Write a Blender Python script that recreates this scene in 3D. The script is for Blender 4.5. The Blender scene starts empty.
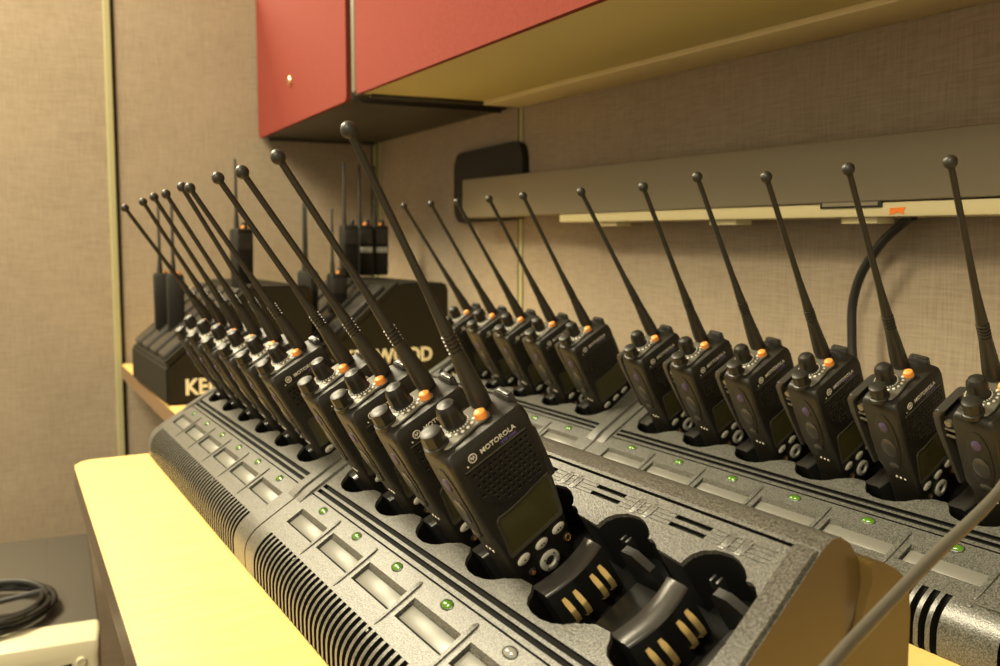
import bpy, bmesh, math, random
from mathutils import Vector, Matrix
random.seed(7)
R = math.radians
S = bpy.context.scene
COL = S.collection
PI = math.pi
ZC = 1.02                                   # camera height above the floor

# ------------------------------------------------------------------ camera
YAW, PITCH, ROLL, FPX = 0.4992, 0.0919, 0.0012, 970.0
cd = bpy.data.cameras.new('camera')
cam = bpy.data.objects.new('camera', cd); COL.objects.link(cam)
cd.sensor_width = 36.0; cd.lens = FPX/1000*36.0; cd.clip_start = 0.02
fwd = Vector((math.sin(YAW)*math.cos(PITCH), math.cos(YAW)*math.cos(PITCH), -math.sin(PITCH)))
r0 = Vector((math.cos(YAW), -math.sin(YAW), 0)); u0 = r0.cross(fwd)
rr = math.cos(ROLL)*r0 + math.sin(ROLL)*u0; uu = -math.sin(ROLL)*r0 + math.cos(ROLL)*u0
m = Matrix((rr, uu, -fwd)).transposed().to_4x4(); m.translation = (0, 0, ZC)
cam.matrix_world = m
cd.dof.use_dof = True; cd.dof.focus_distance = 0.67; cd.dof.aperture_fstop = 10.5
S.camera = cam
S.view_settings.view_transform = 'Standard'; S.view_settings.look = 'None'
S.view_settings.gamma = 1.0; S.view_settings.exposure = 0.0
S.view_settings.use_curve_mapping = False

# ------------------------------------------------------------------ light
w = bpy.data.worlds.new('room_air'); S.world = w; w.use_nodes = True
bg = w.node_tree.nodes['Background']; bg.inputs[0].default_value = (1.0, .88, .64, 1); bg.inputs[1].default_value = 0.92
def area(name, loc, size, power, col, target):
    l = bpy.data.lights.new(name, 'AREA'); l.shape = 'RECTANGLE'; l.size, l.size_y = size
    l.energy = power; l.color = col
    o = bpy.data.objects.new(name, l); COL.objects.link(o); o.location = loc
    o.rotation_euler = (Vector(target)-Vector(loc)).to_track_quat('-Z', 'Y').to_euler()
    return o
WARM = (1.0, .88, .60)
area('ceiling_lamp', (-.75, 1.75, 2.58), (.6, 1.0), 160, WARM, (-.5, 1.5, 0))
area('ceiling_lamp_beyond_partition', (-.15, 4.3, 2.58), (1.2, 2.2), 235, WARM, (-.15, 4.3, 0))
area('ceiling_lamp_behind', (-1.5, -.5, 2.58), (.6, 1.2), 105, WARM, (-1.1, -.4, 0))

# ------------------------------------------------------------------ materials
def mat(name, col, rough=.5, spec=.5, metal=0., emit=None, es=0., coat=0.):
    m = bpy.data.materials.new(name); m.use_nodes = True
    b = m.node_tree.nodes['Principled BSDF']
    b.inputs['Base Color'].default_value = (*col, 1); b.inputs['Roughness'].default_value = rough
    b.inputs['Metallic'].default_value = metal; b.inputs['Specular IOR Level'].default_value = spec
    b.inputs['Coat Weight'].default_value = coat
    if emit: b.inputs['Emission Color'].default_value = (*emit, 1); b.inputs['Emission Strength'].default_value = es
    return m
def noisy(m, scale, c1, c2, bump=0., detail=3., stretch=None, dist=.001):
    nt = m.node_tree; b = nt.nodes['Principled BSDF']
    tc = nt.nodes.new('ShaderNodeTexCoord'); n = nt.nodes.new('ShaderNodeTexNoise')
    n.inputs['Scale'].default_value = scale; n.inputs['Detail'].default_value = detail
    src = tc.outputs['Object']
    if stretch:
        mp = nt.nodes.new('ShaderNodeMapping'); mp.inputs['Scale'].default_value = stretch
        nt.links.new(src, mp.inputs[0]); src = mp.outputs[0]
    nt.links.new(src, n.inputs['Vector'])
    r = nt.nodes.new('ShaderNodeValToRGB'); r.color_ramp.elements[0].position = .35; r.color_ramp.elements[1].position = .65
    r.color_ramp.elements[0].color = (*c1, 1); r.color_ramp.elements[1].color = (*c2, 1)
    nt.links.new(n.outputs['Fac'], r.inputs[0]); nt.links.new(r.outputs[0], b.inputs['Base Color'])
    if bump:
        bp = nt.nodes.new('ShaderNodeBump'); bp.inputs['Strength'].default_value = bump; bp.inputs['Distance'].default_value = dist
        nt.links.new(n.outputs['Fac'], bp.inputs['Height']); nt.links.new(bp.outputs[0], b.inputs['Normal'])
    return m
def weave(name, c1, c2, rough=.9):
    """woven cloth: two stretched noises crossed, one for the warp and one for the weft"""
    m = mat(name, c1, rough, .15); nt = m.node_tree; b = nt.nodes['Principled BSDF']
    tc = nt.nodes.new('ShaderNodeTexCoord'); outs = []
    for st in ((420, 420, 28), (28, 28, 420)):
        mp = nt.nodes.new('ShaderNodeMapping'); mp.inputs['Scale'].default_value = st
        n = nt.nodes.new('ShaderNodeTexNoise'); n.inputs['Scale'].default_value = 1.; n.inputs['Detail'].default_value = 2.
        nt.links.new(tc.outputs['Object'], mp.inputs[0]); nt.links.new(mp.outputs[0], n.inputs['Vector']); outs.append(n.outputs['Fac'])
    n = nt.nodes.new('ShaderNodeTexNoise'); n.inputs['Scale'].default_value = 9.; n.inputs['Detail'].default_value = 4.
    nt.links.new(tc.outputs['Object'], n.inputs['Vector'])
    a = nt.nodes.new('ShaderNodeMath'); a.operation = 'ADD'; nt.links.new(outs[0], a.inputs[0]); nt.links.new(outs[1], a.inputs[1])
    a2 = nt.nodes.new('ShaderNodeMath'); a2.operation = 'MULTIPLY_ADD'; nt.links.new(n.outputs['Fac'], a2.inputs[0]); a2.inputs[1].default_value = .45
    nt.links.new(a.outputs[0], a2.inputs[2])
    r = nt.nodes.new('ShaderNodeValToRGB'); r.color_ramp.elements[0].position = .92/1.5; r.color_ramp.elements[1].position = 1.5/1.5
    d = nt.nodes.new('ShaderNodeMath'); d.operation = 'DIVIDE'; d.inputs[1].default_value = 1.5; nt.links.new(a2.outputs[0], d.inputs[0])
    r.color_ramp.elements[0].color = (*c1, 1); r.color_ramp.elements[1].color = (*c2, 1)
    nt.links.new(d.outputs[0], r.inputs[0]); nt.links.new(r.outputs[0], b.inputs['Base Color'])
    bp = nt.nodes.new('ShaderNodeBump'); bp.inputs['Strength'].default_value = .3; bp.inputs['Distance'].default_value = .0006
    nt.links.new(a.outputs[0], bp.inputs['Height']); nt.links.new(bp.outputs[0], b.inputs['Normal'])
    return m
M = {}
M['cloth'] = weave('wall_fabric', (.265, .212, .148), (.345, .28, .20))
M['trim'] = mat('trim_paint', (.36, .335, .17), .45)
M['gap'] = mat('trim_shadow_gap', (.02, .018, .012), .8, .2)
M['floor'] = noisy(mat('carpet', (.1, .07, .05), .95, .1), 120, (.09, .05, .035), (.16, .10, .07), .3)
M['ceil'] = mat('ceiling_white', (.7, .68, .62), .9)
M['lam'] = noisy(mat('yellow_laminate', (.8, .57, .20), .42, .4), 14, (.78, .545, .18), (.83, .59, .215), 0, 5, (1, 8, 1))
M['edge'] = mat('worktop_edge', (.075, .055, .036), .4)
M['red'] = noisy(mat('red_laminate', (.19, .039, .028), .9, .08), 260, (.178, .036, .026), (.205, .043, .031), .08)
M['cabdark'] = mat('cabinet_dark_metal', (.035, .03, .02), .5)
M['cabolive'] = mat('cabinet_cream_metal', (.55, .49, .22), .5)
M['strip'] = mat('cabinet_edge_metal', (.28, .26, .19), .35, .5, .5)
M['lock'] = mat('lock_brass', (.9, .75, .4), .25, .5, 1.)
M['bar'] = mat('lamp_housing_grey', (.21, .18, .12), .5, .4)
M['plate'] = mat('bracket_dark', (.018, .015, .011), .6, .3)
M['cream'] = mat('lamp_lens_cream', (.66, .58, .33), .4)
M['white'] = mat('label_white', (.7, .68, .6), .6)
M['orange_st'] = mat('sticker_orange', (.9, .22, .02), .6)
M['hous'] = noisy(mat('charger_grey_plastic', (.08, .08, .07), .33, .6), 800, (.032, .0315, .027), (.132, .130, .112), .55, 2., None, .0004)
M['black'] = mat('black_plastic', (.012, .012, .011), .38, .5)
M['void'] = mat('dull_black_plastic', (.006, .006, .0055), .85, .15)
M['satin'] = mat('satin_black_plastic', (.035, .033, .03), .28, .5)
M['gold'] = mat('gold_contact', (.95, .70, .28), .3, .5, .85)
M['cheek'] = mat('charger_end_bounce_tint', (.115, .075, .022), .28, .6)  # worktop's warm bounce light put into the colour of ends and rear stand
M['dullorange'] = mat('key_orange', (.40, .17, .04), .5)
M['sideedge'] = mat('worktop_tan_edge', (.20, .12, .06), .5)
M['card'] = mat('label_insert', (.15, .148, .128), .34)
M['ledg'] = mat('led_green', (.06, .16, .008), .15, .6, 0, (.25, .9, .03), .02)
M['ledo'] = mat('led_unlit', (.22, .22, .20), .10, .7)
M['ledr'] = mat('led_red', (.6, .06, .02), .3, .5, 0, (1., .12, .04), .6)
M['radio'] = noisy(mat('radio_black', (.03, .028, .022), .46, .45), 900, (.0105, .0096, .0074), (.019, .0172, .013), .12, 2., None, .0003)
M['rub'] = mat('antenna_rubber', (.026, .024, .017), .42, .45)
M['knob'] = mat('knob_rubber', (.016, .015, .0115), .42, .45)
M['bez'] = mat('dial_plate', (.13, .124, .10), .42, .5, .2)
M['dot'] = mat('dial_marks', (.8, .78, .68), .5)
M['orange'] = mat('emergency_orange', (.95, .34, .07), .4, .5)
M['glass'] = mat('display_glass', (.060, .057, .022), .12, .8)
M['frame'] = mat('display_frame', (.06, .057, .042), .25, .6)
M['key'] = mat('key_grey', (.48, .48, .42), .45)
M['purple'] = mat('purple_button', (.07, .05, .11), .45)
M['ptext'] = mat('purple_print', (.16, .11, .36), .5)
M['print'] = mat('white_print', (.8, .78, .68), .5)
M['ken'] = noisy(mat('station_black', (.015, .0135, .009), .6, .2), 500, (.012, .011, .007), (.02, .018, .012), .1, 2., None, .0004)
M['kenr'] = mat('slim_radio_black', (.016, .015, .0115), .55, .3)
M['letter'] = mat('station_letters', (.80, .78, .62), .5)
M['cord'] = mat('grey_cord', (.10, .092, .07), .5, .4)
M['blackcord'] = mat('black_cord', (.015, .014, .012), .45, .5)
M['pctop'] = mat('computer_grey_case', (.085, .075, .06), .5)
M['pccream'] = mat('computer_cream_bezel', (.62, .58, .40), .4)

# ------------------------------------------------------------------ helpers
def link(name, bm, mats, parent=None, smooth=True, ang=38, loc=None):
    bmesh.ops.recalc_face_normals(bm, faces=bm.faces[:])
    me = bpy.data.meshes.new(name); bm.to_mesh(me); bm.free()
    for k in (mats if isinstance(mats, (list, tuple)) else [mats]): me.materials.append(M[k])
    if smooth:
        me.shade_smooth(); me.set_sharp_from_angle(angle=R(ang))
    o = bpy.data.objects.new(name, me); COL.objects.link(o)
    if parent: o.parent = parent
    if loc is not None: o.location = loc
    return o
def tag(o, label=None, cat=None, group=None, kind=None):
    for k, v in (('label', label), ('category', cat), ('group', group), ('kind', kind)):
        if v: o[k] = v
    return o
def empty(name, label, cat, loc=(0, 0, 0), group=None, mtx=None):
    o = bpy.data.objects.new(name, None); COL.objects.link(o); o.empty_display_size = .02
    if mtx is not None: o.matrix_world = mtx
    else: o.location = loc
    return tag(o, label, cat, group)
def box(bm, x0, x1, y0, y1, z0, z1, bev=0., f=None, mi=0, seg=2):
    b2 = bmesh.new(); bmesh.ops.create_cube(b2, size=1)
    for v in b2.verts: v.co = Vector(((x0+x1)/2+v.co.x*(x1-x0), (y0+y1)/2+v.co.y*(y1-y0), (z0+z1)/2+v.co.z*(z1-z0)))
    if bev: bmesh.ops.bevel(b2, geom=b2.edges[:], offset=bev, segments=seg, affect='EDGES', profile=.5)
    merge(bm, b2, f, mi)
def merge(bm, b2, f=None, mi=0):
    mp = {}
    for v in b2.verts: mp[v] = bm.verts.new(f(v.co) if f else v.co)
    for fc in b2.faces:
        try:
            q = bm.faces.new([mp[v] for v in fc.verts]); q.material_index = mi or fc.material_index
        except ValueError: pass
    b2.free()
def loft(bm, rings, cap=True, mi=0, closed=True):
    vs = [[bm.verts.new(p) for p in r] for r in rings]; n = len(vs[0])
    for a, b in zip(vs, vs[1:]):
        for i in range(n if closed else n-1):
            j = (i+1) % n
            try: bm.faces.new((a[i], a[j], b[j], b[i])).material_index = mi
            except ValueError: pass
    if cap:
        for r in (vs[0], vs[-1]):
            try: bm.faces.new(r).material_index = mi
            except ValueError: pass
    return vs
def prism(bm, outline, f0, f1, mi=0):
    """outline = 2D points; f0/f1 place them on the two end planes"""
    return loft(bm, [[f0(*p) for p in outline], [f1(*p) for p in outline]], True, mi)
def lathe(bm, prof, n=20, base=Vector((0, 0, 0)), ax=Vector((0, 0, 1)), mi=0):
    q = Vector((0, 0, 1)).rotation_difference(Vector(ax).normalized())
    loft(bm, [[base+q @ Vector((r*math.cos(2*PI*i/n), r*math.sin(2*PI*i/n), z)) for i in range(n)] for r, z in prof], True, mi)
def tube(bm, pts, rad, n=10, mi=0):
    pts = [Vector(p) for p in pts]; rings = []; up = Vector((0, 0, 1)); prev = None
    for i, p in enumerate(pts):
        t = (pts[min(i+1, len(pts)-1)]-pts[max(i-1, 0)]).normalized()
        a = prev if prev else (up if abs(t.z) < .9 else Vector((1, 0, 0)))
        s = t.cross(a).normalized(); c = s.cross(t).normalized(); prev = c
        r = rad[i] if isinstance(rad, (list, tuple)) else rad
        rings.append([p+r*(math.cos(2*PI*k/n)*s+math.sin(2*PI*k/n)*c) for k in range(n)])
    loft(bm, rings, True, mi)
def spline(pts, n=8):
    pts = [Vector(p) for p in pts]; out = []
    for i in range(len(pts)-1):
        p0, p1, p2, p3 = pts[max(i-1, 0)], pts[i], pts[i+1], pts[min(i+2, len(pts)-1)]
        for k in range(n):
            t = k/n
            out.append(.5*((2*p1)+(-p0+p2)*t+(2*p0-5*p1+4*p2-p3)*t*t+(-p0+3*p1-3*p2+p3)*t**3))
    return out+[pts[-1]]
def rrect(x0, x1, y0, y1, r, n=4):
    out = []
    for cx, cy, a in ((x1-r, y1-r, 0), (x0+r, y1-r, 90), (x0+r, y0+r, 180), (x1-r, y0+r, 270)):
        for k in range(n+1):
            t = R(a+90*k/n); out.append((cx+r*math.cos(t), cy+r*math.sin(t)))
    return out
def ell(cx, cy, a, b, n=16, rot=0):
    c, s = math.cos(rot), math.sin(rot)
    return [(cx+a*math.cos(2*PI*i/n)*c-b*math.sin(2*PI*i/n)*s, cy+a*math.cos(2*PI*i/n)*s+b*math.sin(2*PI*i/n)*c) for i in range(n)]
def plate_with_holes(bm, outer, holes, place, mi=0):
    """flat sheet with holes: place(p, q, h) -> 3D; every hole = (outline, depth, wall material, floor material)"""
    edges = []
    def ring(o, h): return [bm.verts.new(place(x, y, h)) for x, y in o]
    tops = [ring(outer, 0)]
    for (o, d, wm, fm, *bo) in holes:
        t = ring(o, 0); b = ring(bo[0] if bo and bo[0] else o, -d); n = len(t); t0 = t
        if len(bo) > 1:                                   # a lip of the sheet's own material round the rim
            t = ring(o, -bo[1])
            for i in range(n): bm.faces.new((t0[i], t0[(i+1) % n], t[(i+1) % n], t[i])).material_index = mi
        for i in range(n):
            j = (i+1) % n; bm.faces.new((t[i], t[j], b[j], b[i])).material_index = wm
        if fm is not None: bm.faces.new(b).material_index = fm
        tops.append(t0)
    for t in tops:
        for i in range(len(t)):
            e = bm.edges.get((t[i], t[(i+1) % len(t)])) or bm.edges.new((t[i], t[(i+1) % len(t)])); edges.append(e)
    g = bmesh.ops.triangle_fill(bm, edges=edges, use_beauty=True)
    for f in g['geom']:
        if isinstance(f, bmesh.types.BMFace): f.material_index = mi
    return tops[0]
def text_mesh(s, size, f, depth, offset=0., align='LEFT'):
    """letters as a bmesh: f maps (x along the line, y up, z out) to 3D"""
    c = bpy.data.curves.new('letters', 'FONT'); c.body = s; c.size = size; c.extrude = depth; c.offset = offset; c.align_x = align
    c.resolution_u = 3
    o = bpy.data.objects.new('letters', c); COL.objects.link(o)
    dg = bpy.context.evaluated_depsgraph_get(); me = o.evaluated_get(dg).to_mesh()
    bm = bmesh.new(); bm.from_mesh(me)
    o.evaluated_get(dg).to_mesh_clear(); bpy.data.objects.remove(o); bpy.data.curves.remove(c)
    for v in bm.verts: v.co = f(v.co)
    return bm

# ------------------------------------------------------------------ the room (wall frame: a = across to the right wall, t = along it, z from the camera height)
PHI = 0.0663
WX = Vector((math.cos(PHI), -math.sin(PHI), 0)); WY = Vector((math.sin(PHI), math.cos(PHI), 0))
def WP(a, t, z): return WX*a+WY*t+Vector((0, 0, z+ZC))
AW, TL = .77, 2.42
def wbox(bm, a0, a1, t0, t1, z0, z1, bev=0., slope=0., tref=0., mi=0):
    box(bm, a0, a1, t0, t1, z0, z1, bev, lambda c: WP(c.x, c.y, c.z+slope*(c.y-tref)), mi)
def struct(name, bm, mats, smooth=False):
    return tag(link(name, bm, mats, smooth=smooth), kind='structure')
bm = bmesh.new(); wbox(bm, AW, AW+.06, -2.2, TL+.06, -1.02, .605); struct('wall_right', bm, 'cloth')
bm = bmesh.new(); wbox(bm, -2.6, AW, TL, TL+.06, -1.02, .605); struct('wall_left', bm, 'cloth')
bm = bmesh.new(); wbox(bm, -3.2, 2.4, -3.2, 6.5, -1.08, -1.02); struct('floor', bm, 'floor')
bm = bmesh.new(); wbox(bm, -3.2, 2.4, -3.2, 6.5, 1.6, 1.66); struct('ceiling', bm, 'ceil')
bm = bmesh.new(); wbox(bm, .128, .143, TL-.007, TL, -1.02, .605, .002); wbox(bm, .143, .150, TL-.002, TL, -1.02, .605, 0, mi=1); struct('trim_1', bm, ['trim', 'gap'])
bm = bmesh.new(); wbox(bm, AW-.004, AW, 1.566, 1.578, -1.02, .605, .001); wbox(bm, AW-.002, AW, 1.578, 1.586, -1.02, .605, 0, mi=1); struct('trim_2', bm, ['trim', 'gap'])
bm = bmesh.new(); wbox(bm, AW-.012, AW, TL-.012, TL, -1.02, .605, .002); wbox(bm, AW-.016, AW-.012, TL-.004, TL, -1.02, .605, 0, mi=1)
wbox(bm, AW-.003, AW, TL-.02, TL-.012, -1.02, .605, 0, mi=1); wbox(bm, AW-.006, AW, TL-.04, TL-.028, -1.02, .605, .001); struct('trim_3', bm, ['trim', 'gap'])

# ------------------------------------------------------------------ worktops
ZT = -.2789
def worktop(name, outline, label, cat):
    e = empty(name, label, cat, Vector((outline[0][0], outline[0][1], ZC+ZT-.72)))
    off = Vector(e.location)
    bm = bmesh.new()
    prism(bm, outline, lambda x, y: Vector((x, y, ZC+ZT-.03))-off, lambda x, y: Vector((x, y, ZC+ZT))-off)
    bmesh.ops.bevel(bm, geom=[ed for ed in bm.edges if abs(ed.verts[0].co.z-ed.verts[1].co.z) < 1e-5 and ed.verts[0].co.z > .71], offset=.003, segments=2, affect='EDGES')
    link('top', bm, 'lam', e)
    return e, off
def rounded_corner(cx, cy, r, a0, a1, n=6): return [(cx+r*math.cos(R(a0+(a1-a0)*k/n)), cy+r*math.sin(R(a0+(a1-a0)*k/n))) for k in range(n+1)]
o1 = [(.770, .10), (.855, 1.372)] + rounded_corner(.135, 1.312, .03, 100, 178) + [(.072, .10)]
e, off = worktop('worktop', o1, 'yellow laminate worktop carrying the two rows of radio chargers', 'worktop')
bm = bmesh.new()
band = rounded_corner(.135, 1.312, .0306, 100, 178) + [(.0714, .099)]
inner = rounded_corner(.135, 1.312, .0294, 100, 178) + [(.0726, .099)]
loft(bm, [[Vector((p[0], p[1], ZC+ZT-.0325))-off, Vector((p[0], p[1], ZC+ZT-.0045))-off, Vector((q[0], q[1], ZC+ZT-.0045))-off, Vector((q[0], q[1], ZC+ZT-.0325))-off] for p, q in zip(band, inner)])
tag(link('edge_band', bm, 'edge', e), 'dark brown edge strip')
for x, y in ((.72, .18), (.75, 1.25), (.42, .18), (.42, 1.25)):
    bm = bmesh.new(); box(bm, x-.025-off.x, x+.025-off.x, y-.025-off.y, y+.025-off.y, 0, ZC+ZT-.03-off.z, .003); link('leg', bm, 'edge', e)
o2 = [(.856, 1.375), (.918, 2.35), (.300, 2.385), (.284, 1.385)]
e, off = worktop('side_worktop', o2, 'laminate worktop under the black charging stations by the left wall', 'worktop')
bm = bmesh.new(); prism(bm, [(.2990, 2.384), (.2830, 1.384), (.2838, 1.384), (.2998, 2.384)], lambda x, y: Vector((x, y, ZC+ZT-.033))-off, lambda x, y: Vector((x, y, ZC+ZT-.003))-off); tag(link('edge_band', bm, 'sideedge', e), 'tan edge strip')
for x, y in ((.81, 1.45), (.83, 2.28), (.42, 1.45), (.42, 2.28)):
    bm = bmesh.new(); box(bm, x-.025-off.x, x+.025-off.x, y-.025-off.y, y+.025-off.y, 0, ZC+ZT-.03-off.z, .003); link('leg', bm, 'edge', e)

# ------------------------------------------------------------------ wall cabinets
CF = .469
def cabinet(label, t0, t1, zb, slope, tref, bottom, lock=False, gap=False):
    e = empty('wall_cabinet', label, 'cabinet', WP(AW, (t0+t1)/2, zb), 'red fronted wall cabinets')
    o = Vector(e.location)
    f = lambda c: WP(c.x, c.y, c.z+slope*(c.y-tref))-o
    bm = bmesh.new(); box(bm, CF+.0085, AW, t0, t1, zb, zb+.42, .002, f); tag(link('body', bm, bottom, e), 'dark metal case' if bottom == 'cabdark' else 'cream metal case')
    for q in (t0, t1-.012):
        bm = bmesh.new(); box(bm, CF+.024, AW-.01, q, q+.012, zb-.006, zb, .001, f); link('side_panel', bm, 'cabdark', e)
    if bottom != 'cabdark':
        bm = bmesh.new(); box(bm, AW-.075, AW-.001, t0+.02, t1-.014, zb-.007, zb, .001, f); link('rear_rail', bm, 'cream', e)
    bm = bmesh.new()
    ol = rrect(t0+.004, t1-.003, zb-.002, zb+.425, .012)
    prism(bm, ol, lambda t, z: f(Vector((CF, t, z))), lambda t, z: f(Vector((CF+.008, t, z))))
    d = link('door', bm, 'red', e, ang=30); tag(d, 'red door')
    if lock:
        bm = bmesh.new(); b = WP(CF, 2.055, .337)-o
        lathe(bm, [(.0095, -.001), (.0095, .004), (.0075, .006), (.003, .0062)], 16, b, -WX); tag(link('lock', bm, 'lock', d), 'small brass lock')
    if gap:
        bm = bmesh.new(); box(bm, CF+.001, CF+.02, t1+.008, t1+.026, zb+.004, zb+.42, .002, f); link('edge_strip', bm, 'strip', e)
        bm = bmesh.new(); box(bm, CF+.012, AW-.001, t1+.0005, t1+.049, zb+.001, zb+.42, .001, f); tag(link('gap_light_block', bm, 'cabdark', e), 'dark strip added to keep light out of the gap')  # added to stop lamp light falling through between the cabinets
    return e
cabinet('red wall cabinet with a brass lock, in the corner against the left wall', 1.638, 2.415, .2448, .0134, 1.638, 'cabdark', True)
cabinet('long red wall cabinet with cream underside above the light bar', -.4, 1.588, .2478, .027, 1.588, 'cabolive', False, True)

# ------------------------------------------------------------------ light bar under the cabinets
e = empty('light_bar', 'long grey light bar with cream lens fixed along the right wall', 'wall light', WP(AW, 1.0, .04)); o = Vector(e.location)
f = lambda c: WP(c.x, c.y, c.z+(.0174 if c.z > .09 else .0075)*(c.y-1.7))-o
bm = bmesh.new(); box(bm, .705, .758, -.2, 1.695, .0478, .1188, .002, f); link('housing', bm, 'bar', e)
bm = bmesh.new(); prism(bm, rrect(1.545, 1.865, .042, .182, .035), lambda t, z: WP(.77, t, z)-o, lambda t, z: WP(.757, t, z)-o); tag(link('mounting_plate', bm, 'plate', e, ang=30), 'dark rounded wall plate')
f2 = lambda c: WP(c.x, c.y, c.z+.011*(c.y-1.33))-o
bm = bmesh.new(); box(bm, .7085, .766, -.2, 1.318, .0325, .0465, .002, f2); lens = tag(link('lens', bm, 'cream', e), 'cream lens strip')
for t0, t1 in ((1.165, 1.215), (.905, .954), (.694, .740), (.35, .40)):
    bm = bmesh.new(); box(bm, .716, .74, t0, t1, .0265, .0325, .001, f2); link('clip', bm, 'cream', lens)
bm = bmesh.new(); box(bm, .7065, .7090, .680, .760, .0415, .0490, .0005, f2); lb = tag(link('rating_label', bm, 'black', lens), 'black framed rating label')
bm = bmesh.new(); box(bm, .7058, .7066, .684, .756, .0434, .0470, 0, f2); link('label_paper', bm, 'strip', lb)
bm = bmesh.new(); prism(bm, [(.671, .0405), (.6525, .041), (.655, .0375), (.654, .0345), (.661, .0365), (.671, .034)], lambda t, z: f2(Vector((.7087, t, z))), lambda t, z: f2(Vector((.7079, t, z)))); tag(link('sticker', bm, 'orange_st', lens), 'torn orange sticker')
bm = bmesh.new()
tube(bm, spline([(.778, .618, .0265+ZC), (.784, .634, .020+ZC), (.787, .662, .000+ZC), (.7895, .686, -.030+ZC), (.791, .697, -.060+ZC), (.791, .697, -.09+ZC), (.790, .693, -.12+ZC), (.789, .68, -.17+ZC), (.788, .66, -.279+.006+ZC)]), .0047, 10)
tag(link('power_cord', bm, 'blackcord'), 'thick black cord hanging from the light bar down behind the rear radios', 'cord')

# ------------------------------------------------------------------ radio chargers
P = .078
TH = R(33); CT, ST = math.cos(TH), math.sin(TH)
def D(s, u, h=0.): return Vector((u*CT-h*ST, -s, u*ST+h*CT+.062))       # deck coordinates of a charger unit (metres)
def mm(o): return [(a/1000, b/1000) for a, b in o]
PROF_FRONT = []
for k in range(9):
    t = k/8; a, b, c = (-.0335, -.0218), (-.0495, -.0320), (-.0490, -.0470)
    PROF_FRONT.append(((1-t)**2*a[0]+2*t*(1-t)*b[0]+t*t*c[0], (1-t)**2*a[1]+2*t*(1-t)*b[1]+t*t*c[1]))
PROF_FRONT += [(-.0487, -.0580), (-.0465, -.0620)]
PROF_BACK = [(.1090, .0708), (.1175, .0742), (.1245, .0742), (.1318, .0698), (.1372, .0625), (.1388, .0550), (.1380, .0470), (.1300, .0310), (.1095, .0130), (.06, -.0200), (.0, -.0590), (-.0100, -.0620)]
def charger(label, oy, ox, oz, outer, occupied, lit):
    e = empty('battery_charger', label, 'charger', (ox, oy, oz+ZC-.062), 'six bay radio chargers')
    def send(u):      # s of the two ends at height u
        lo = -.0615; hi = .4515
        if outer == 'near': hi = .442-.2*(u-.037)
        else: lo = -.052+.12*(u-.037)
        return lo, hi
    UL, UH = -.0400, .1300
    lo0, hi0 = send(UL); lo1, hi1 = send(UH)
    bm = bmesh.new()
    gs, ge = (-.0425, .4300) if outer == 'near' else (-.040, .4325)
    holes = []
    for a, b in ((.0105, .0142), (.0165, .0205)): holes.append(([(gs, a), (ge, a), (ge, b), (gs, b)], .003, 1, 1))
    holes.append(([(gs-.003, .0060), (ge+.002, .0060), (ge+.002, .0073), (gs-.003, .0073)], .002, 1, 1))
    be = .4075 if outer == 'near' else .4325
    bs = gs if outer == 'near' else -.0255
    holes.append(([(bs, .1255), (be, .1255), (be, .1276), (bs, .1276)], .003, 1, 1))
    for i in range(6):
        c = i*P
        K = c*1000
        holes.append((mm([(K-32, -25.5), (K+34.8, -25.5), (K+34.8, -8.5), (K-32, -8.5)]), .0034, 0, 1, mm([(K-32, -25.5), (K+34.8, -25.5), (K+34.8, -12.5), (K-32, -12.5)])))
        md = c+P/2
        if i < 5:
            for a in (.1108, .1166): holes.append(([(md-.025, a), (md+.005, a), (md+.005, a+.0030), (md-.025, a+.0030)], .003, 1, 1))
    right, left = [], []
    for i in range(6):
        c = i*P*1000
        right += [(c-33, 92), (c-32, 99), (c-28, 104), (c-20, 107.6), (c-10, 108.6), (c-2, 107), (c+5, 103.5), (c+9.5, 100.2), (c+11, 97.6), (c+13.5, 98.2), (c+18, 97), (c+23, 94)]
        left += [(c-33, 39), (c-29, 35.5), (c-26.5, 31), (c-22, 27.4), (c-14, 25), (c-4, 24.4), (c+6, 26), (c+14, 29), (c+20, 33), (c+33, 38.5)]
    left = left[:-1]+[(390+31.5, 46)]
    right = right[:-1]+[(390+25.5, 91), (390+28, 76)]
    holes.append((mm(right+left[::-1]), .036, 1, 1, None, .0028))
    plate_with_holes(bm, [(lo0, UL), (hi0, UL), (hi1, UH), (lo1, UH)], holes, D)
    # curved front with the vent slits: profile copied along the row, sunk inside every slit
    def fr(s, sink):
        out = []
        for k, (x, z) in enumerate(PROF_FRONT):
            d = sink if 1 <= k <= len(PROF_FRONT)-2 else 0
            out.append(Vector((x+d*.9, -s, z+d*.5+.062)))
        return out
    st = []; s = -.034
    fs, fe = lo0, hi0
    st.append((fs, 0, 0))
    while s < .409:
        st += [(s, 0, 0), (s+.0003, .010, 1), (s+.0053, .010, 1), (s+.0056, 0, 0)]; s += .0094
    st.append((fe, 0, 0))
    prev = None
    for s, sink, k in st:
        ring = [bm.verts.new(p) for p in fr(s, sink)]
        if prev:
            for i in range(len(ring)-1):
                f = bm.faces.new((prev[0][i], prev[0][i+1], ring[i+1], ring[i])); f.material_index = 1 if (k or prev[1]) else 0
        prev = (ring, k)
    # rounded back and underside
    def end_ring(side):
        out = []
        for x, z in PROF_FRONT[::-1]+[(.1090, .0708)]+PROF_BACK[1:]:
            u = x*CT+z*ST; l, h = send(max(min(u, .16), -.055)); out.append(Vector((x, -(l if side == 0 else h), z+.062)))
        return out
    A, B = end_ring(0), end_ring(1); k0 = len(PROF_FRONT)
    a = [bm.verts.new(p) for p in A]; b = [bm.verts.new(p) for p in B]
    for i in range(k0, len(a)-1): bm.faces.new((a[i], a[i+1], b[i+1], b[i]))
    bm.faces.new((a[-1], a[0], b[0], b[-1]))
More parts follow.
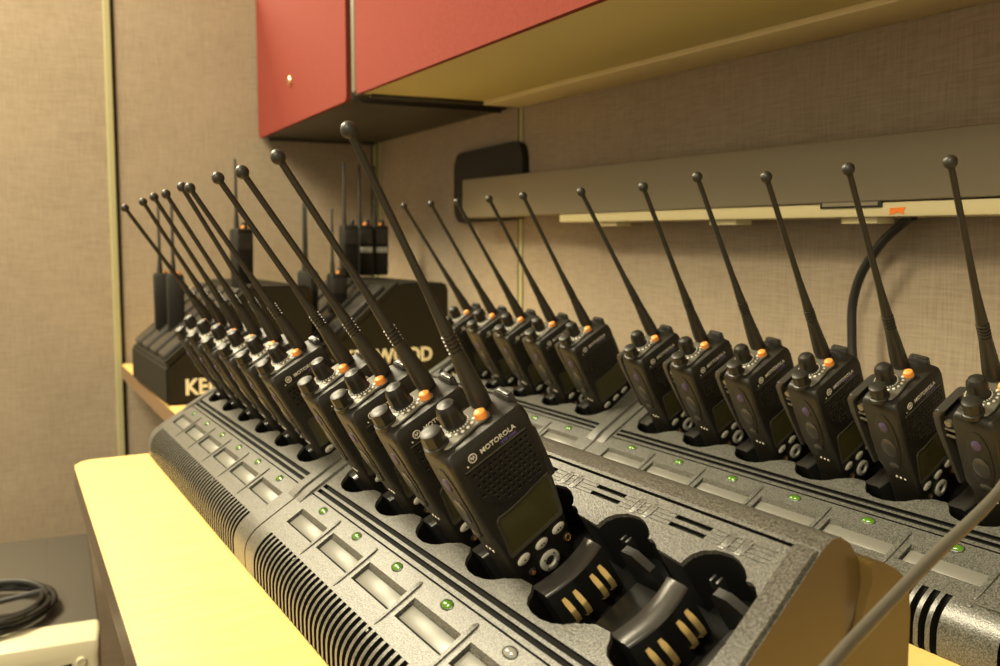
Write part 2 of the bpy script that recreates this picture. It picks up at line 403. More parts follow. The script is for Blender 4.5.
    for r in (a, b): bm.faces.new(r).material_index = 2
    bmesh.ops.remove_doubles(bm, verts=bm.verts[:], dist=.00002)
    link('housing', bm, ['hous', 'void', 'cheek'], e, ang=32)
    # rear stand
    l, h = send(.06)
    bm = bmesh.new(); prof = [(.045, -.062), (.168, -.062), (.1685, .030), (.167, .042), (.163, .0500), (.156, .0555), (.147, .0600), (.1392, .0615), (.1392, .050), (.131, .029), (.110, .0105), (.075, -.0145)]
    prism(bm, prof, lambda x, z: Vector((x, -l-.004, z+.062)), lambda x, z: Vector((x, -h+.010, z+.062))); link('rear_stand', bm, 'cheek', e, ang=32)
    # raised rims across the two ends of the deck
    for side in (0, 1):
        bm = bmesh.new(); ring = []
        for u in (-.006, .0065, .1245, .1285):
            l, h = send(u)
            s0, s1 = (l+.001, gs-.003) if side == 0 else (ge+.002, h-.001)
            if outer == 'near' and side == 1: s0 = h-.016
            if outer == 'far' and side == 0: s1 = l+.016
            hh = .0004 if u in (-.006, .1285) else .0022
            ring.append([D(s0, u, -.001), D(s0+.0008, u, hh), D(s1-.0008, u, hh), D(s1, u, -.001)])
        loft(bm, ring); link('end_rim', bm, 'hous', e)
    for i in range(6):
        c = i*P
        bm = bmesh.new(); box(bm, c-.0305, c+.0345, -.0240, -.0126, -.0034, -.0022, .0003, lambda q: D(q.x, q.y, q.z)); tag(link('label_insert', bm, 'card', e), 'blank label insert')
        bm = bmesh.new()                                        # divider rib beside the label recess
        s0 = c+.0378
        if i < 5 or outer == 'near':
            rg = []
            for u, hw, hh in ((-.0375, .0006, .0002), (-.033, .0018, .0008), (-.012, .0026, .0011), (-.0005, .0025, .0011), (.0022, .0014, .0003)):
                rg.append([D(s0-hw, u, -.0006), D(s0-hw*.86, u, hh), D(s0+hw*.86, u, hh), D(s0+hw, u, -.0006)])
            loft(bm, rg)
            box(bm, s0-.0036, s0-.0014, -.044, -.0418, -.001, .0007, .0003, lambda q: D(q.x+.003, q.y, q.z))
            link('divider_rib', bm, 'hous', e)
        bm = bmesh.new()
        rg = []
        for k, hh in ((1., -.0003), (1., .0004), (.8, .0011), (.45, .0015)):
            rg.append([D(c+.0060*k*math.cos(2*PI*j/16), .0030*k*math.sin(2*PI*j/16), hh) for j in range(16)])
        loft(bm, rg); led = tag(link('led', bm, 'ledg' if i in lit else 'ledo', e), 'green indicator light' if i in lit else 'unlit indicator light')
        bm = bmesh.new(); loft(bm, [[D(c+a*math.cos(2*PI*j/20), b*math.sin(2*PI*j/20), h) for j in range(20)] for a, b, h in ((.0058, .0028, .0003), (.0062, .0032, .0006), (.0068, .0038, .0004), (.0070, .0040, -.0003))], False); link('led_rim', bm, 'black', led)
        # curved wall at the back of every bay
        bm = bmesh.new(); N = 12; inn, out = [], []
        for k in range(N+1):
            u = .0385+.0440*k/N; q = (u-.060)/.026
            inn.append((c-.0318-.0062*q*q, u)); out.append((c-.0150-.0062*q*q, u))
        rg = []
        for (a0, u), (b0, _) in zip(inn, out):
            rg.append([D(a0, u, -.0355), D(a0, u, -.0034), D(a0+.0012, u, -.0022), D(b0-.0018, u, -.0026), D(b0, u, -.0042), D(b0-.001, u, -.0355)])
        loft(bm, rg)
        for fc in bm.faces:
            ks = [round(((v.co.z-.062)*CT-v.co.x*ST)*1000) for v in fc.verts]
            fc.material_index = 1 if min(ks) < -10 else 0  # sides coloured blacker than the top: their shade put into the colour
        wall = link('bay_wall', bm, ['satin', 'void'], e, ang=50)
        if i not in occupied:
            for u in (.0455, .0530, .0665, .0738):
                bm = bmesh.new(); q = (u-.060)/.026; b0 = c-.0150-.0062*q*q
                pth = [(b0-.0005, -.0105), (b0+.0015, -.0135), (b0+.0040, -.0175), (b0+.0056, -.0215), (b0+.0050, -.0255), (b0-.0005, -.0285)]
                rg = []
                for k, (s, h) in enumerate(pth):
                    wd = .0012 if k == 0 else .00175
                    rg.append([D(s, u-wd, h), D(s+.0009, u-wd, h+.0004), D(s+.0009, u+wd, h+.0004), D(s, u+wd, h)])
                loft(bm, rg); tag(link('contact', bm, 'gold', wall), 'gold spring contact')
            bm = bmesh.new()                                    # bay floor step and side guide
            box(bm, c-.002, c+.042, .046, .084, -.0358, -.026, .0008, lambda q: D(q.x, q.y, q.z))
            link('bay_floor', bm, 'black', e)
            bm = bmesh.new()
            prism(bm, [(-.0100, -.0358), (.0200, -.0358), (.0150, -.014), (.004, -.006), (-.006, -.006), (-.0100, -.010)], lambda s, h: D(c+s, .0865, h), lambda s, h: D(c+s, .0915, h))
            for q in (-.018, -.013, .022): box(bm, c+q, c+q+.002, .094, .099, -.0358, -.008, .0005, lambda v: D(v.x, v.y, v.z))
            link('side_guide', bm, 'black', e)
        # fine raised lines between the black deck slots
        bm = bmesh.new(); m0, m1 = c-P/2+.006, c+P/2-.026
        if i == 5: m1 = min(m1, .4075-.001)
        for u in (.1106, .1133, .1164, .1192): box(bm, m0, m1, u, u+.0007, -.0003, .0004, 0, lambda v: D(v.x, v.y, v.z))
        for q in (-.012, -.006, .000, .006): box(bm, c-.010+q-.0007, c-.010+q+.0007, .1106, .1199, -.0003, .0005, 0, lambda v: D(v.x, v.y, v.z))
        for q in (-.009, .003):
            box(bm, c-.010+q-.002, c-.010+q+.002, .1093, .1210, -.0003, .0003, .0001, lambda v: D(v.x, v.y, v.z))
        link('deck_moulding', bm, 'hous', e)
    return e
G = .1259
OF, OB = (.2437, .7472, -.2169), (.6132, .8297, -.2173)
charger('grey six bay charger nearest the camera, two of its bays empty', OF[1], OF[0], OF[2], 'near', (0, 1, 2, 3), (0, 1, 2, 3))
charger('grey six bay charger in the front row, beyond the nearest one, all bays filled', OF[1]+G+5*P, OF[0], OF[2], 'far', range(6), range(6))
charger('grey six bay charger at right behind the grey cord, all bays filled', OB[1], OB[0], OB[2], 'near', range(6), range(6))
charger('grey six bay charger at the far end of the rear row', OB[1]+G+5*P, OB[0], OB[2], 'far', (1, 2, 3, 4, 5), range(6))

# ------------------------------------------------------------------ two way radios (millimetres in their own frame: x right, y back, z up along the leaning body)
def V(x, y, z): return Vector((x/1000, y/1000, z/1000))
def radio_parts():
    parts = []            # (name, object, label, parent name)
    def add(name, bm, mats, label=None, parent=None, ang=38, loc=None):
        o = link(name, bm, mats, None, True, ang, loc)
        if label: o['label'] = label
        if parent: o.parent = parent
        parts.append((o, parent)); return o
    hw = [(0, 20.5), (4, 21.5), (22, 22.5), (40, 24.5), (62, 27), (88, 28.6), (112, 29), (117, 28.4), (119.2, 27.0), (120, 25)]
    def half(z):
        for (a, b), (c, d) in zip(hw, hw[1:]):
            if a <= z <= c: return b+(d-b)*(z-a)/(c-a)
        return hw[-1][1]
    bm = bmesh.new(); rg = []
    for z, h in hw:
        yf = -13 if 8 < z < 116 else (-12 if z >= 116 and z < 119 else -10.5)
        yb = 19 if z < 116 else (18.5 if z < 119 else 17)
        rg.append([V(x, y, z) for x, y in rrect(-h-1.5, h-1.2, yf, (15 if z < 50 else yb), 3.2, 4)])
    loft(bm, rg); body = add('body', bm, 'radio', ang=45)
    # recessed seam line down the sides, battery and belt clip behind
    bm = bmesh.new()
    loft(bm, [[V(x, y, z) for x, y in rrect(-h, h, 12, yb, 1.7, 3)] for z, h, yb in ((3, 20, 15.5), (8, 21.5, 16), (40, 22.5, 16.5), (50, 24.5, 21), (92, 26.2, 22), (98, 25, 21), (99.5, 23, 19.5))])
    add('battery', bm, 'radio')
    bm = bmesh.new()
    loft(bm, [[V(x, y, z) for x, y in rrect(-23, 7, a, b, 1.4, 2)] for z, a, b in ((44, 25.5, 28.5), (68, 30, 34), (92, 33.5, 39), (105, 33, 39.5), (110, 29.5, 37), (111.5, 29, 34))])
    box(bm, -.019, .003, .017, .036, .090, .104, .003)
    clip = add('belt_clip', bm, 'satin')
    bm = bmesh.new(); tube(bm, [V(-21.5, 29, 99), V(5.5, 29, 99)], .0028, 10)
    for z in (86, 92): tube(bm, [V(-19.6, 24, z), V(-19.6, 33, z)], .0011, 8)
    add('clip_spring', bm, 'strip', 'metal spring pin', clip)
    # speaker grille: a thin plate pierced with square holes
    bm = bmesh.new(); holes = []
    for j in range(9):
        z = 101.5-3.75*j
        x0 = [-20, -21, -21, -21, -20, -17, -13, -8.5, 20][j]; x1 = 19.5 if j > 0 else 19
        n = int((x1-x0)/3.9)
        for i in range(n+1):
            x = 19.5-3.9*i-(j % 2)*1.2
            if x < x0+.5: continue
            holes.append(([((x-1.05), (z-1.05)), ((x+1.05), (z-1.05)), ((x+1.05), (z+1.05)), ((x-1.05), (z+1.05))], .9, 2, 1))
    outer = [(-23, 104.6), (22.5, 104.6), (23.3, 90), (22.5, 74.2), (14, 71.5), (1, 70.2), (-9, 73), (-17, 78.5), (-22, 84.5), (-23.4, 95)]
    top = plate_with_holes(bm, outer, holes, lambda x, z, h: V(x, -13.9-h, z))
    lo = [bm.verts.new(v.co+V(0, 1.0, 0)) for v in top]
    for i in range(len(top)): j = (i+1) % len(top); bm.faces.new((top[i], top[j], lo[j], lo[i]))
    add('speaker_grille', bm, ['radio', 'void', 'frame'], ang=30)
    bm = bmesh.new(); box(bm, -.0234, .0215, -.0139, -.0128, .1057, .1063, 0); add('rule_line', bm, 'frame', 'thin pale line')
    # emblem, maker's lettering
    bm = bmesh.new(); cx, cz = -15.5, 111.6
    def fl(x, z, y=-13.05): return V(x, y, z)
    ringo, ringi = ell(cx, cz, 2.9, 2.9, 20), ell(cx, cz, 2.35, 2.35, 20)
    loft(bm, [[fl(*p, -12.9) for p in ringo], [fl(*p, -13.25) for p in ringo], [fl(*p, -13.25) for p in ringi], [fl(*p, -12.9) for p in ringi]], False)
    wing = [(-1.75, -1.25), (-.95, 1.5), (-.35, .55), (0, -.35), (.35, .55), (.95, 1.5), (1.75, -1.25), (1.05, -.1), (.75, .15), (.35, -.95), (0, -1.5), (-.35, -.95), (-.75, .15), (-1.05, -.1)]
    prism(bm, [(cx+a, cz+b) for a, b in wing], lambda x, z: fl(x, z, -12.9), lambda x, z: fl(x, z, -13.25))
    add('emblem', bm, 'print', 'round white emblem')
    add('lettering', text_mesh('MOTOROLA', 4.4, lambda c: V(-9.8+c.x*1.06, -13.0-c.z, 110.2+c.y), .15, .03), 'print', 'white printed lettering')
    add('model_lettering', text_mesh('XTS 2500', 2.6, lambda c: V(4.0+c.x*1.1, -13.0-c.z, 107.0+c.y), .12, .05), 'ptext', 'purple printed lettering')
    bm = bmesh.new(); lathe(bm, [(.0006, -.0003), (.0006, .0003)], 8, V(-20.3, -13, 108.6), Vector((0, -1, 0))); add('microphone_hole', bm, 'print')
    # display
    bm = bmesh.new()
    ol = [(-21, 36.6), (19.5, 38.4), (21, 40.3), (23.6, 68), (22.6, 70.6), (12, 69.6), (2, 67.6), (-8, 66.6), (-17.5, 67.0), (-19.8, 65), (-22, 39.5)]
    inn = [(p[0]*.90+.2, 53+(p[1]-53)*.86) for p in ol]
    loft(bm, [[fl(*p, -12.5) for p in ol], [fl(*p, -14.0) for p in ol], [fl(*p, -13.6) for p in inn], [fl(*p, -12.9) for p in inn]], False)
    fr_ = add('display_frame', bm, 'frame', 'grey display surround', ang=25)
    bm = bmesh.new(); prism(bm, inn, lambda x, z: fl(x, z, -12.8), lambda x, z: fl(x, z, -13.35)); add('display', bm, 'glass', 'dark olive display', fr_, 25)
    # keys
    bm = bmesh.new()
    for x, z in ((-14.8, 30.0), (-.2, 30.4), (14, 31.4)):
        bm2 = bmesh.new()
        o = ell(x, z, 4.9, 3.0, 18, R(8))
        loft(bm2, [[fl(x+(p[0]-x)*k, z+(p[1]-z)*k, y) for p in o] for k, y in ((1, -12.6), (1, -13.7), (.82, -14.3), (.5, -14.5))])
        k = add('key', bm2, 'key', 'grey oval key')
        bm3 = bmesh.new()
        for q in ([-1.0, 1.0] if x > -5 else [0]): lathe(bm3, [(.0006, -.0002), (.0006, .0003)], 8, V(x+q, -14.45, z), Vector((0, -1, 0)))
        add('key_mark', bm3, 'black', None, k)
    bm.free(); bm = bmesh.new(); cx, cz = .2, 15.6
    a, b = ell(cx, cz, 7.2, 7.2, 24), ell(cx, cz, 3.3, 3.3, 24)
    sc = lambda o, k: [(cx+(p[0]-cx)*k, cz+(p[1]-cz)*k) for p in o]
    loft(bm, [[fl(*p, -12.0) for p in a], [fl(*p, -13.8) for p in a], [fl(*p, -14.4) for p in sc(a, .86)], [fl(*p, -14.3) for p in sc(b, 1.15)], [fl(*p, -13.4) for p in b], [fl(*p, -12.0) for p in b]], False)
    nav = add('navigation_key', bm, 'key', 'round grey ring key')
    bm = bmesh.new()
    for k in range(4): lathe(bm, [(.0006, -.0002), (.0006, .0003)], 8, V(cx+5.3*math.cos(R(45+90*k)), -14.35, cz+5.3*math.sin(R(45+90*k))), Vector((0, -1, 0)))
    add('key_mark', bm, 'black', None, nav)
    bm = bmesh.new(); o = ell(-13.2, 17.6, 2.6, 2.6, 16)
    loft(bm, [[fl(-13.2+(p[0]+13.2)*k, 17.6+(p[1]-17.6)*k, y) for p in o] for k, y in ((1, -12.2), (1, -13.4), (.7, -13.9))]); kk = add('home_key', bm, 'satin', 'small black key')
    bm = bmesh.new(); prism(bm, [(-15, 17.4), (-13.2, 19.2), (-11.4, 17.4), (-12, 17.4), (-12, 16), (-14.4, 16), (-14.4, 17.4)], lambda x, z: fl(x, z, -13.6), lambda x, z: fl(x, z, -14.1)); add('key_mark', bm, 'dullorange', 'orange symbol', kk)
    bm = bmesh.new(); o = ell(17.2, 21.0, 2.9, 3.3, 16)
    loft(bm, [[fl(17.2+(p[0]-17.2)*k, 21+(p[1]-21)*k, y) for p in o] for k, y in ((1, -12.2), (1, -13.4), (.7, -13.9))]); kk = add('menu_key', bm, 'satin', 'small black key')
    bm = bmesh.new(); a, b = ell(17.2, 21, 2.1, 2.5, 16), ell(17.2, 21, 1.5, 1.9, 16)
    loft(bm, [[fl(*p, -13.4) for p in a], [fl(*p, -14.1) for p in a], [fl(*p, -14.1) for p in b], [fl(*p, -13.4) for p in b]], False); add('key_mark', bm, 'dullorange', 'orange symbol', kk)
    # top: dial plate, knobs, emergency button, hook
    bm = bmesh.new()
    pl = [(-27, 0), (-24, -5.0), (-17, -6.0), (-9, -5.0), (-2, -3.6), (4, -4.4), (8.5, -3.6), (10.5, -.5), (10.5, 4), (13, 9), (12, 16), (0, 17), (-10, 17), (-24, 14), (-27.5, 6)]
    sc = lambda k: [(-7+(p[0]+7)*k, 5+(p[1]-5)*k) for p in pl]
    loft(bm, [[V(p[0], p[1], 119) for p in sc(1)], [V(p[0], p[1], 121.3) for p in sc(1)], [V(p[0], p[1], 121.9) for p in sc(.95)]])
    pt = add('dial_plate', bm, 'bez', 'silvery dial plate')
    bm = bmesh.new()
    loft(bm, [[V(p[0], p[1], 119.5) for p in sc(1.05)], [V(p[0], p[1], 120.7) for p in sc(1.05)], [V(p[0], p[1], 120.9) for p in sc(1.0)]], True)
    add('dial_gasket', bm, 'black', None, pt)
    bm = bmesh.new()
    for k in range(7):
        t = R(200+20*k); lathe(bm, [(.0011, -.0004), (.0011, .0006), (.0007, .0009)], 8, V(-7.5+11.6*math.cos(t), 10+11.4*math.sin(t), 121.9), Vector((0, 0, 1)))
    add('dial_marks', bm, 'dot', 'white dial marks', pt)
    def knob(x, y, r, hgt, n, flute, dome):
        bm = bmesh.new(); rg = []; N = n*4
        for z, k in [(119.5, 1.12), (122.5, 1.12), (123, 1.0), (119+hgt*.70, 1.0), (119+hgt*.86, .90 if dome else .99), (119+hgt*.97, .70 if dome else .93), (119+hgt, .42 if dome else .80), (119+hgt+.6, .18 if dome else .5)]:
            ring = []
            for i in range(N):
                fl_ = 1-flute*(.5+.5*math.cos(2*PI*i/4)) if 123 <= z < 119+hgt*.9 else 1
                ring.append(V(x+r*k*fl_*math.cos(2*PI*i/N), y+r*k*fl_*math.sin(2*PI*i/N), z))
            rg.append(ring)
        loft(bm, rg); return bm
    add('volume_knob', knob(-25.0, 4.5, 6.8, 13, 8, .10, False), 'knob')
    ck = add('channel_knob', knob(-7.5, 11.0, 7.4, 18, 8, .09, True), 'knob')
    bm = bmesh.new()
    for k in range(26):
        t = 2*PI*k/26; lathe(bm, [(.0006, -.0002), (.0006, .0005)], 6, V(-7.5+8.5*math.cos(t), 11+8.5*math.sin(t), 122.1), Vector((math.cos(t), math.sin(t), .3)))
    add('knob_ring', bm, 'dot', 'ring of pale dots', ck)
    bm = bmesh.new(); lathe(bm, [(.0040, -.001), (.0040, .0028), (.0034, .0046), (.0018, .0055)], 16, V(5.2, 0, 121)); add('emergency_button', bm, 'orange', 'orange button')
    bm = bmesh.new()
    loft(bm, [[V(x, y, z) for x, y in rrect(a, 28.8, -3, 13, 1.5, 2)] for z, a in ((116, 22.5), (121.6, 23), (123.0, 24.2))])
    box(bm, .0248, .0282, -.002, .0095, .1228, .1242, .0005); add('top_hook', bm, 'satin')
    # left side controls
    def side(y, z, out=0.): return V(-half(z)-1.5-out, y, z)
    bm = bmesh.new(); o = ell(1.5, 82, 9.5, 27, 24)
    loft(bm, [[side(1.5+(p[0]-1.5)*k, 82+(p[1]-82)*k, x) for p in o] for k, x in ((1, -1), (1, .7), (.9, 1.1))]); pad = add('side_pad', bm, 'radio')
    for nm, (y, z, a, b), mt in (('purple_key', (1.5, 97, 4.0, 4.6), 'purple'), ('talk_key', (1.0, 76, 6.6, 9.5), 'satin'), ('side_key', (1.0, 56.5, 4.5, 3.2), 'satin')):
        bm = bmesh.new(); o = ell(y, z, a, b, 20)
        loft(bm, [[side(y+(p[0]-y)*k, z+(p[1]-z)*k, x) for p in o] for k, x in ((1, .4), (1, 1.6), (.8, 2.2), (.4, 2.4))]); add(nm, bm, mt, 'purple key' if mt == 'purple' else None, pad)
    bm = bmesh.new()
    for y in (-3.5, .2, 3.8): box(bm, -.0267, -.0255, (y-.8)/1000, (y+.8)/1000, .0408, .0424, .0002)
    add('side_marks', bm, 'print')
    bm = bmesh.new(); box(bm, .024, .0315, -.007, .009, .060, .098, .002); box(bm, .0268, .0325, -.003, .006, .070, .09, .001); add('accessory_cover', bm, 'satin')
    # antenna stands on the top, its own origin at its foot
    bm = bmesh.new()
    pr = [(.0062, -.002), (.0065, .004), (.0062, .010), (.0048, .028), (.0044, .0325)]
    z = .033
    for k in range(5): pr += [(.0045, z), (.0045, z+.0012), (.0036, z+.0014), (.0036, z+.0024)]; z += .0026
    pr += [(.0040, z), (.0034, .056), (.00265, .072), (.0023, .1), (.0022, .1625)]
    pr += [(.0047*math.sin(R(a)), .1675-.0047*math.cos(R(a))) for a in (30, 50, 70, 90, 110, 130, 150, 170)]
    lathe(bm, pr, 16); ant = add('antenna', bm, 'rub', ang=50, loc=V(13.5, 13, 122))
    return parts, ant
RN = Vector((-.5018, -.1706, .848)); RW = Vector((.86, .007, .5103)); RW = (RW-RN*RW.dot(RN)).normalized(); RB = RN.cross(RW).normalized()
OD = Vector((.0093, -.0234, .1189))                      # emergency button seen from the indicator light of the same bay
def radio_frame(o, i, far):
    y = o[1]+(G+(5-i)*P if far else -i*P)
    p = Vector((o[0], y, o[2]+ZC))+OD-RW*.004-RN*.124
    mt = Matrix((RW, RB, RN)).transposed().to_4x4(); mt.translation = p
    return mt
parts, ant0 = radio_parts()
def antenna_rot(d): return Vector((0, 0, 1)).rotation_difference(Vector(d).normalized())
first = True
def place_radio(label, group, o, i, far, lean):
    global first
    e = empty('two_way_radio', label, 'radio', group=group, mtx=radio_frame(o, i, far))
    mp = {}
    for ob, par in parts:
        c = ob if first else ob.copy()
        if not first: COL.objects.link(c)
        c.parent = mp[par] if par else e
        mp[ob] = c
        if ob is ant0: c.rotation_mode = 'QUATERNION'; c.rotation_quaternion = antenna_rot(lean[:3]); c.scale = (1, 1, lean[3])
    if first: first = False
FR = 'two way radios in the front row of chargers'; BR = 'two way radios in the rear row of chargers'
T = 'black two way radio, '
rows = [
 (T+'nearest of the front row, beside two empty bays', FR, OF, 3, 0, (0.045, 0.131, 0.99, 1.035)),
 (T+'second from the near end of the front row', FR, OF, 2, 0, (-0.048, 0.179, 0.983, 1.035)),
 (T+'third from the near end of the front row', FR, OF, 1, 0, (-0.078, 0.16, 0.984, 1.025)),
 (T+'fourth in the front row, farthest in the nearest charger', FR, OF, 0, 0, (-0.074, 0.139, 0.988, 1.025)),
 (T+'fifth in the front row, first beyond the charger seam', FR, OF, 5, 1, (-0.055, 0.145, 0.988, 1.005)),
 (T+'sixth from the near end of the front row', FR, OF, 4, 1, (0.0, 0.139, 0.99, 1.005)),
 (T+'seventh from the near end of the front row', FR, OF, 3, 1, (-0.026, 0.075, 0.997, 1.0)),
 (T+'eighth from the near end of the front row', FR, OF, 2, 1, (-0.021, 0.061, 0.998, 1.0)),
 (T+'ninth in the front row, second from its far end', FR, OF, 1, 1, (-0.036, -0.01, 0.999, 1.0)),
 (T+'tenth and farthest of the front row', FR, OF, 0, 1, (-0.089, 0.026, 0.996, 1.0)),
 (T+'nearest of the rear row at the right picture edge', BR, OB, 5, 0, (0.026, 0.058, 0.998, 1.0)),
 (T+'second from the near end of the rear row', BR, OB, 4, 0, (0.035, 0.086, 0.996, 1.0)),
 (T+'third in the rear row, left of the black hanging cord', BR, OB, 3, 0, (0.021, 0.091, 0.996, 1.0)),
 (T+'fourth from the near end of the rear row', BR, OB, 2, 0, (0.093, 0.188, 0.978, 1.0)),
 (T+'fifth from the near end of the rear row', BR, OB, 1, 0, (0.022, 0.103, 0.994, 1.0)),
 (T+'sixth in the rear row, just this side of the charger seam', BR, OB, 0, 0, (0.031, 0.267, 0.963, 1.0)),
 (T+'seventh in the rear row, just beyond the charger seam, face showing', BR, OB, 5, 1, (0.038, 0.231, 0.972, 1.0)),
 (T+'eighth from the near end of the rear row', BR, OB, 4, 1, (0.041, 0.26, 0.965, 1.0)),
 (T+'ninth from the near end of the rear row', BR, OB, 3, 1, (0.012, 0.253, 0.967, 1.01)),
 (T+'tenth in the rear row, second from its far end', BR, OB, 2, 1, (0.001, 0.233, 0.972, 1.015)),
 (T+'eleventh and farthest of the rear row', BR, OB, 1, 1, (-0.021, 0.253, 0.967, 1.03)),
]
for r in rows: place_radio(*r)

# ------------------------------------------------------------------ black charging stations by the left wall and their slim radios
ZTOP = ZC+ZT
def station(label, x0, tx, tz=.018, leds=()):
    e = empty('charging_station', label, 'charger', (x0, 1.72, ZTOP), 'black charging stations')
    prof = [(0, 0), (0, .066), (.155, .198), (.163, .203), (.252, .203), (.26, .195), (.26, 0)]
    bm = bmesh.new(); prism(bm, prof, lambda x, z: Vector((x, 0, z)), lambda x, z: Vector((x, .40, z)))
    bmesh.ops.bevel(bm, geom=[q for q in bm.edges if abs(q.verts[0].co.y-q.verts[1].co.y) < 1e-6 or abs(q.verts[0].co.y-q.verts[1].co.y) > .3], offset=.004, segments=2, affect='EDGES')
    link('housing', bm, 'ken', e)
    bm = bmesh.new()
    prism(bm, [(.004, .072), (.156, .2035), (.150, .2105), (-.002, .080)], lambda x, z: Vector((x, .000, z-.004)), lambda x, z: Vector((x, .012, z-.004)))
    link('sloping_rim', bm, 'ken', e)
    for k in range(4):
        bm = bmesh.new()
        f = lambda c: Vector((c.x*.756-c.z*.655, c.y, c.x*.655+c.z*.756+.066))
        box(bm, .012, .19, .035+.092*k, .100+.092*k, -.003, .012, .004, f); link('cradle', bm, 'satin', e)
    link_l = text_mesh('KENWOOD', .038, lambda c: Vector((tx+c.x*.90, -.0010-c.z, tz+c.y)), .0012, .0012)
    tag(link('lettering', link_l, 'letter', e), 'cream lettering')
    for x, z in leds:
        bm = bmesh.new(); lathe(bm, [(.006, -.002), (.006, .004), (.003, .006)], 12, Vector((x, 0, z)), Vector((0, -1, 0))); tag(link('led', bm, 'ledr', e), 'red indicator light')
    return e
station('black charging station with cream letters, at the far end of the front chargers', .287, .030)
station('black charging station with cream letters, in the corner under the cabinets', .563, .040, .052)
def slim_parts():
    ps = []
    bm = bmesh.new(); loft(bm, [[V(x, y, z) for x, y in rrect(-h, h, -d, d, 4, 3)] for z, h, d in ((0, 15, 13), (4, 16.5, 15), (70, 17.5, 15.5), (104, 17.5, 15.5), (109, 16, 14), (110, 14, 12))]); ps.append(link('body', bm, 'kenr'))
    bm = bmesh.new(); lathe(bm, [(.005, -.002), (.005, .014), (.0034, .03), (.0026, .128), (.001, .131)], 10, V(-8, 3, 110)); ps.append(link('antenna', bm, 'rub'))
    bm = bmesh.new()
    lathe(bm, [(.0055, -.001), (.0055, .010), (.004, .012)], 12, V(9, 3, 110)); ps.append(link('knob', bm, 'knob'))
    bm = bmesh.new(); lathe(bm, [(.0036, -.001), (.0036, .005), (.002, .0065)], 10, V(0, -8, 109)); o = link('top_button', bm, 'orange'); o['label'] = 'orange button'; ps.append(o)
    bm = bmesh.new(); box(bm, -.014, .014, -.0165, -.014, .050, .062, .001); o = link('label_strip', bm, 'key'); o['label'] = 'pale label'; ps.append(o)
    bm = bmesh.new(); box(bm, -.014, .014, -.0168, -.014, .070, .100, .002)
    for k in range(5): box(bm, -.011, .011, -.0174, -.0165, .073+.005*k, .0755+.005*k, 0)
    ps.append(link('speaker_grille', bm, 'satin'))
    return ps
slim = slim_parts(); sf = True
def slim_radio(label, x, y, ztop, rz, strip, sc=1.0, button=True):
    """ztop = height of the body's top, seen from the camera height"""
    global sf
    e = empty('two_way_radio', label, 'radio', (x, y, ztop+ZC-.110*sc), 'slim radios in the black stations'); e.rotation_euler = (0, 0, R(rz)); e.scale = (sc,)*3
    for k, ob in enumerate(slim):
        if (ob.name.startswith('label_strip') and not strip and not sf) or (ob.name.startswith('top_button') and not button and not sf): continue
        c = ob if sf else ob.copy()
        if not sf: COL.objects.link(c)
        c.parent = e
    sf = False
Q = 'slim black radio '
slim_radio(Q+'with pale label, standing in the right station beside the far corner', .800, 2.03, .040, 0, True)
slim_radio(Q+'with pale label, second from the far corner', .757, 2.01, .040, 0, True)
slim_radio(Q+'without label, left of the two with pale labels', .708, 1.97, .038, 0, False, 1., False)
slim_radio(Q+'with orange button, low on the right station', .646, 1.87, -.060, 0, False)
slim_radio(Q+'low on the right station, its antenna left of centre', .598, 1.90, -.055, 60, False, 1., False)
slim_radio(Q+'lowest on the right station, at its left edge', .575, 1.84, -.052, 60, False, 1., False)
slim_radio(Q+'with orange button standing alone high on the left station', .452, 1.85, .028, 15, False)
slim_radio(Q+'leftmost of the pair on the left station', .328, 1.985, -.058, 82, False)
slim_radio(Q+'right hand one of the pair on the left station', .3380, 1.90, -.058, 82, False)

# ------------------------------------------------------------------ grey cord in front, at right
bm = bmesh.new()
pth = spline([(.63, .40, -.085+ZC), (.55, .350, -.113+ZC), (.4612, .3072, -.1262+ZC), (.3937, .2958, -.1492+ZC), (.3355, .2803, -.163+ZC), (.2929, .2632, -.1668+ZC), (.245, .245, -.175+ZC), (.20, .235, -.20+ZC), (.17, .23, ZT+ZC+.004)])
for sg in (-1, 1): tube(bm, [q+Vector((.0005, -.0012, .0021))*sg for q in pth], .0029, 10)
tag(link('flat_cord', bm, 'cord'), 'grey flat cord crossing in front of the right hand charger', 'cord')

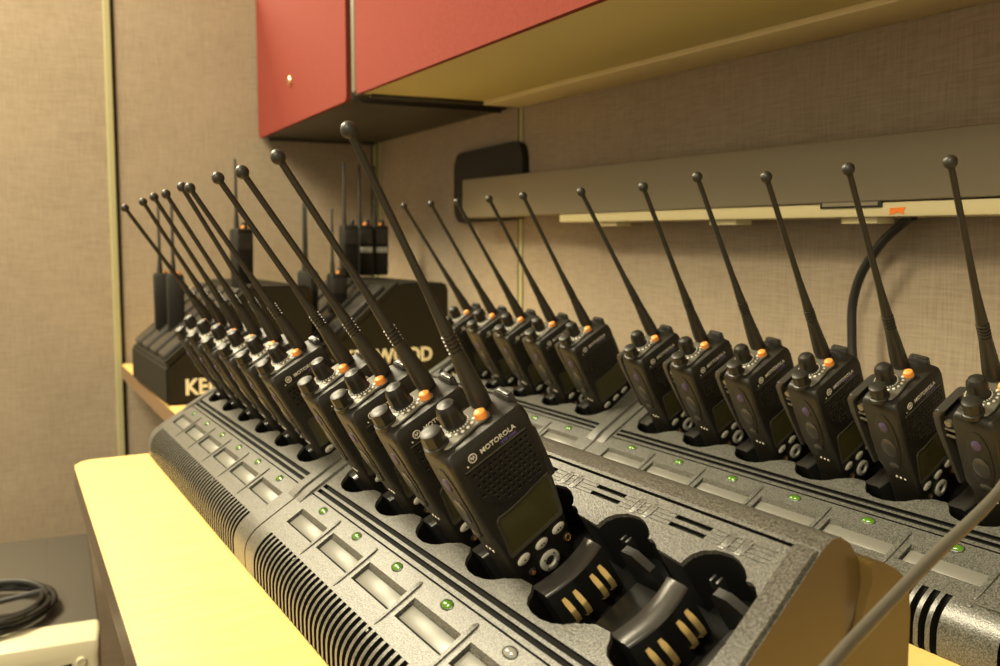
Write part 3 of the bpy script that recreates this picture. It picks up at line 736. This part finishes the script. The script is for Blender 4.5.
# ------------------------------------------------------------------ computer on the floor at left, with a coil of cable on it
e = empty('desktop_computer', 'grey computer tower with cream front, on the floor left of the worktop', 'computer', WP(-.05, 1.88, -1.02)); o = Vector(e.location)
f = lambda c: WP(c.x, c.y, c.z)-o
bm = bmesh.new(); box(bm, -.17, .0485, 1.63, 2.150, -1.01, -.600, .004, f)
box(bm, -.03, -.0285, 1.67, 2.14, -.6004, -.5994, 0, f); link('case', bm, 'pctop', e)
bm = bmesh.new()
rg = []
for t, zt, ins in ((1.632, -.598, 0), (1.600, -.6005, .001), (1.582, -.612, .004), (1.576, -.63, .007)):
    rg.append([f(Vector((a, t, z))) for a, z in rrect(-.172+ins, .050-ins, -1.012+ins, zt, .008, 3)])
loft(bm, rg); fp = tag(link('front_panel', bm, 'pccream', e, ang=30), 'cream front panel')
bm = bmesh.new(); lathe(bm, [(.0070, -.004), (.0070, .003), (.006, .0045), (.0045, .0030), (.003, .0032)], 16, f(Vector((.020, 1.576, -.640))), -WY); link('power_button', bm, 'pccream', fp)
bm = bmesh.new(); prism(bm, [(-.16, -.648), (-.05, -.648), (.006, -.641), (.006, -.646), (-.04, -.656), (-.16, -.656)], lambda a, z: f(Vector((a, 1.5745, z))), lambda a, z: f(Vector((a, 1.582, z)))); tag(link('drive_slot', bm, 'black', fp), 'dark drive slot')
bm = bmesh.new(); prism(bm, rrect(-.155, .035, -.72, -.668, .003, 2), lambda a, z: f(Vector((a, 1.5745, z))), lambda a, z: f(Vector((a, 1.582, z)))); tag(link('drive_bay', bm, 'pctop', fp), 'dark drive bay cover')
bm = bmesh.new(); pts = []
N = 5*36
for k in range(N+1):
    t = 2*PI*k/36; q = k/N
    r = 1-.22*q+.05*math.sin(3*t+q*9)
    pts.append(WP(-.105+.090*r*math.cos(t), 1.712+.110*r*math.sin(t), -.587+.017*q+.005*math.sin(2*t+7*q)))
pts += [WP(-.10, 1.72, -.578), WP(-.14, 1.70, -.585)]
tube(bm, pts, .0048, 8)
tag(link('cable_coil', bm, 'blackcord'), 'coil of black cable lying on the grey computer', 'cable')
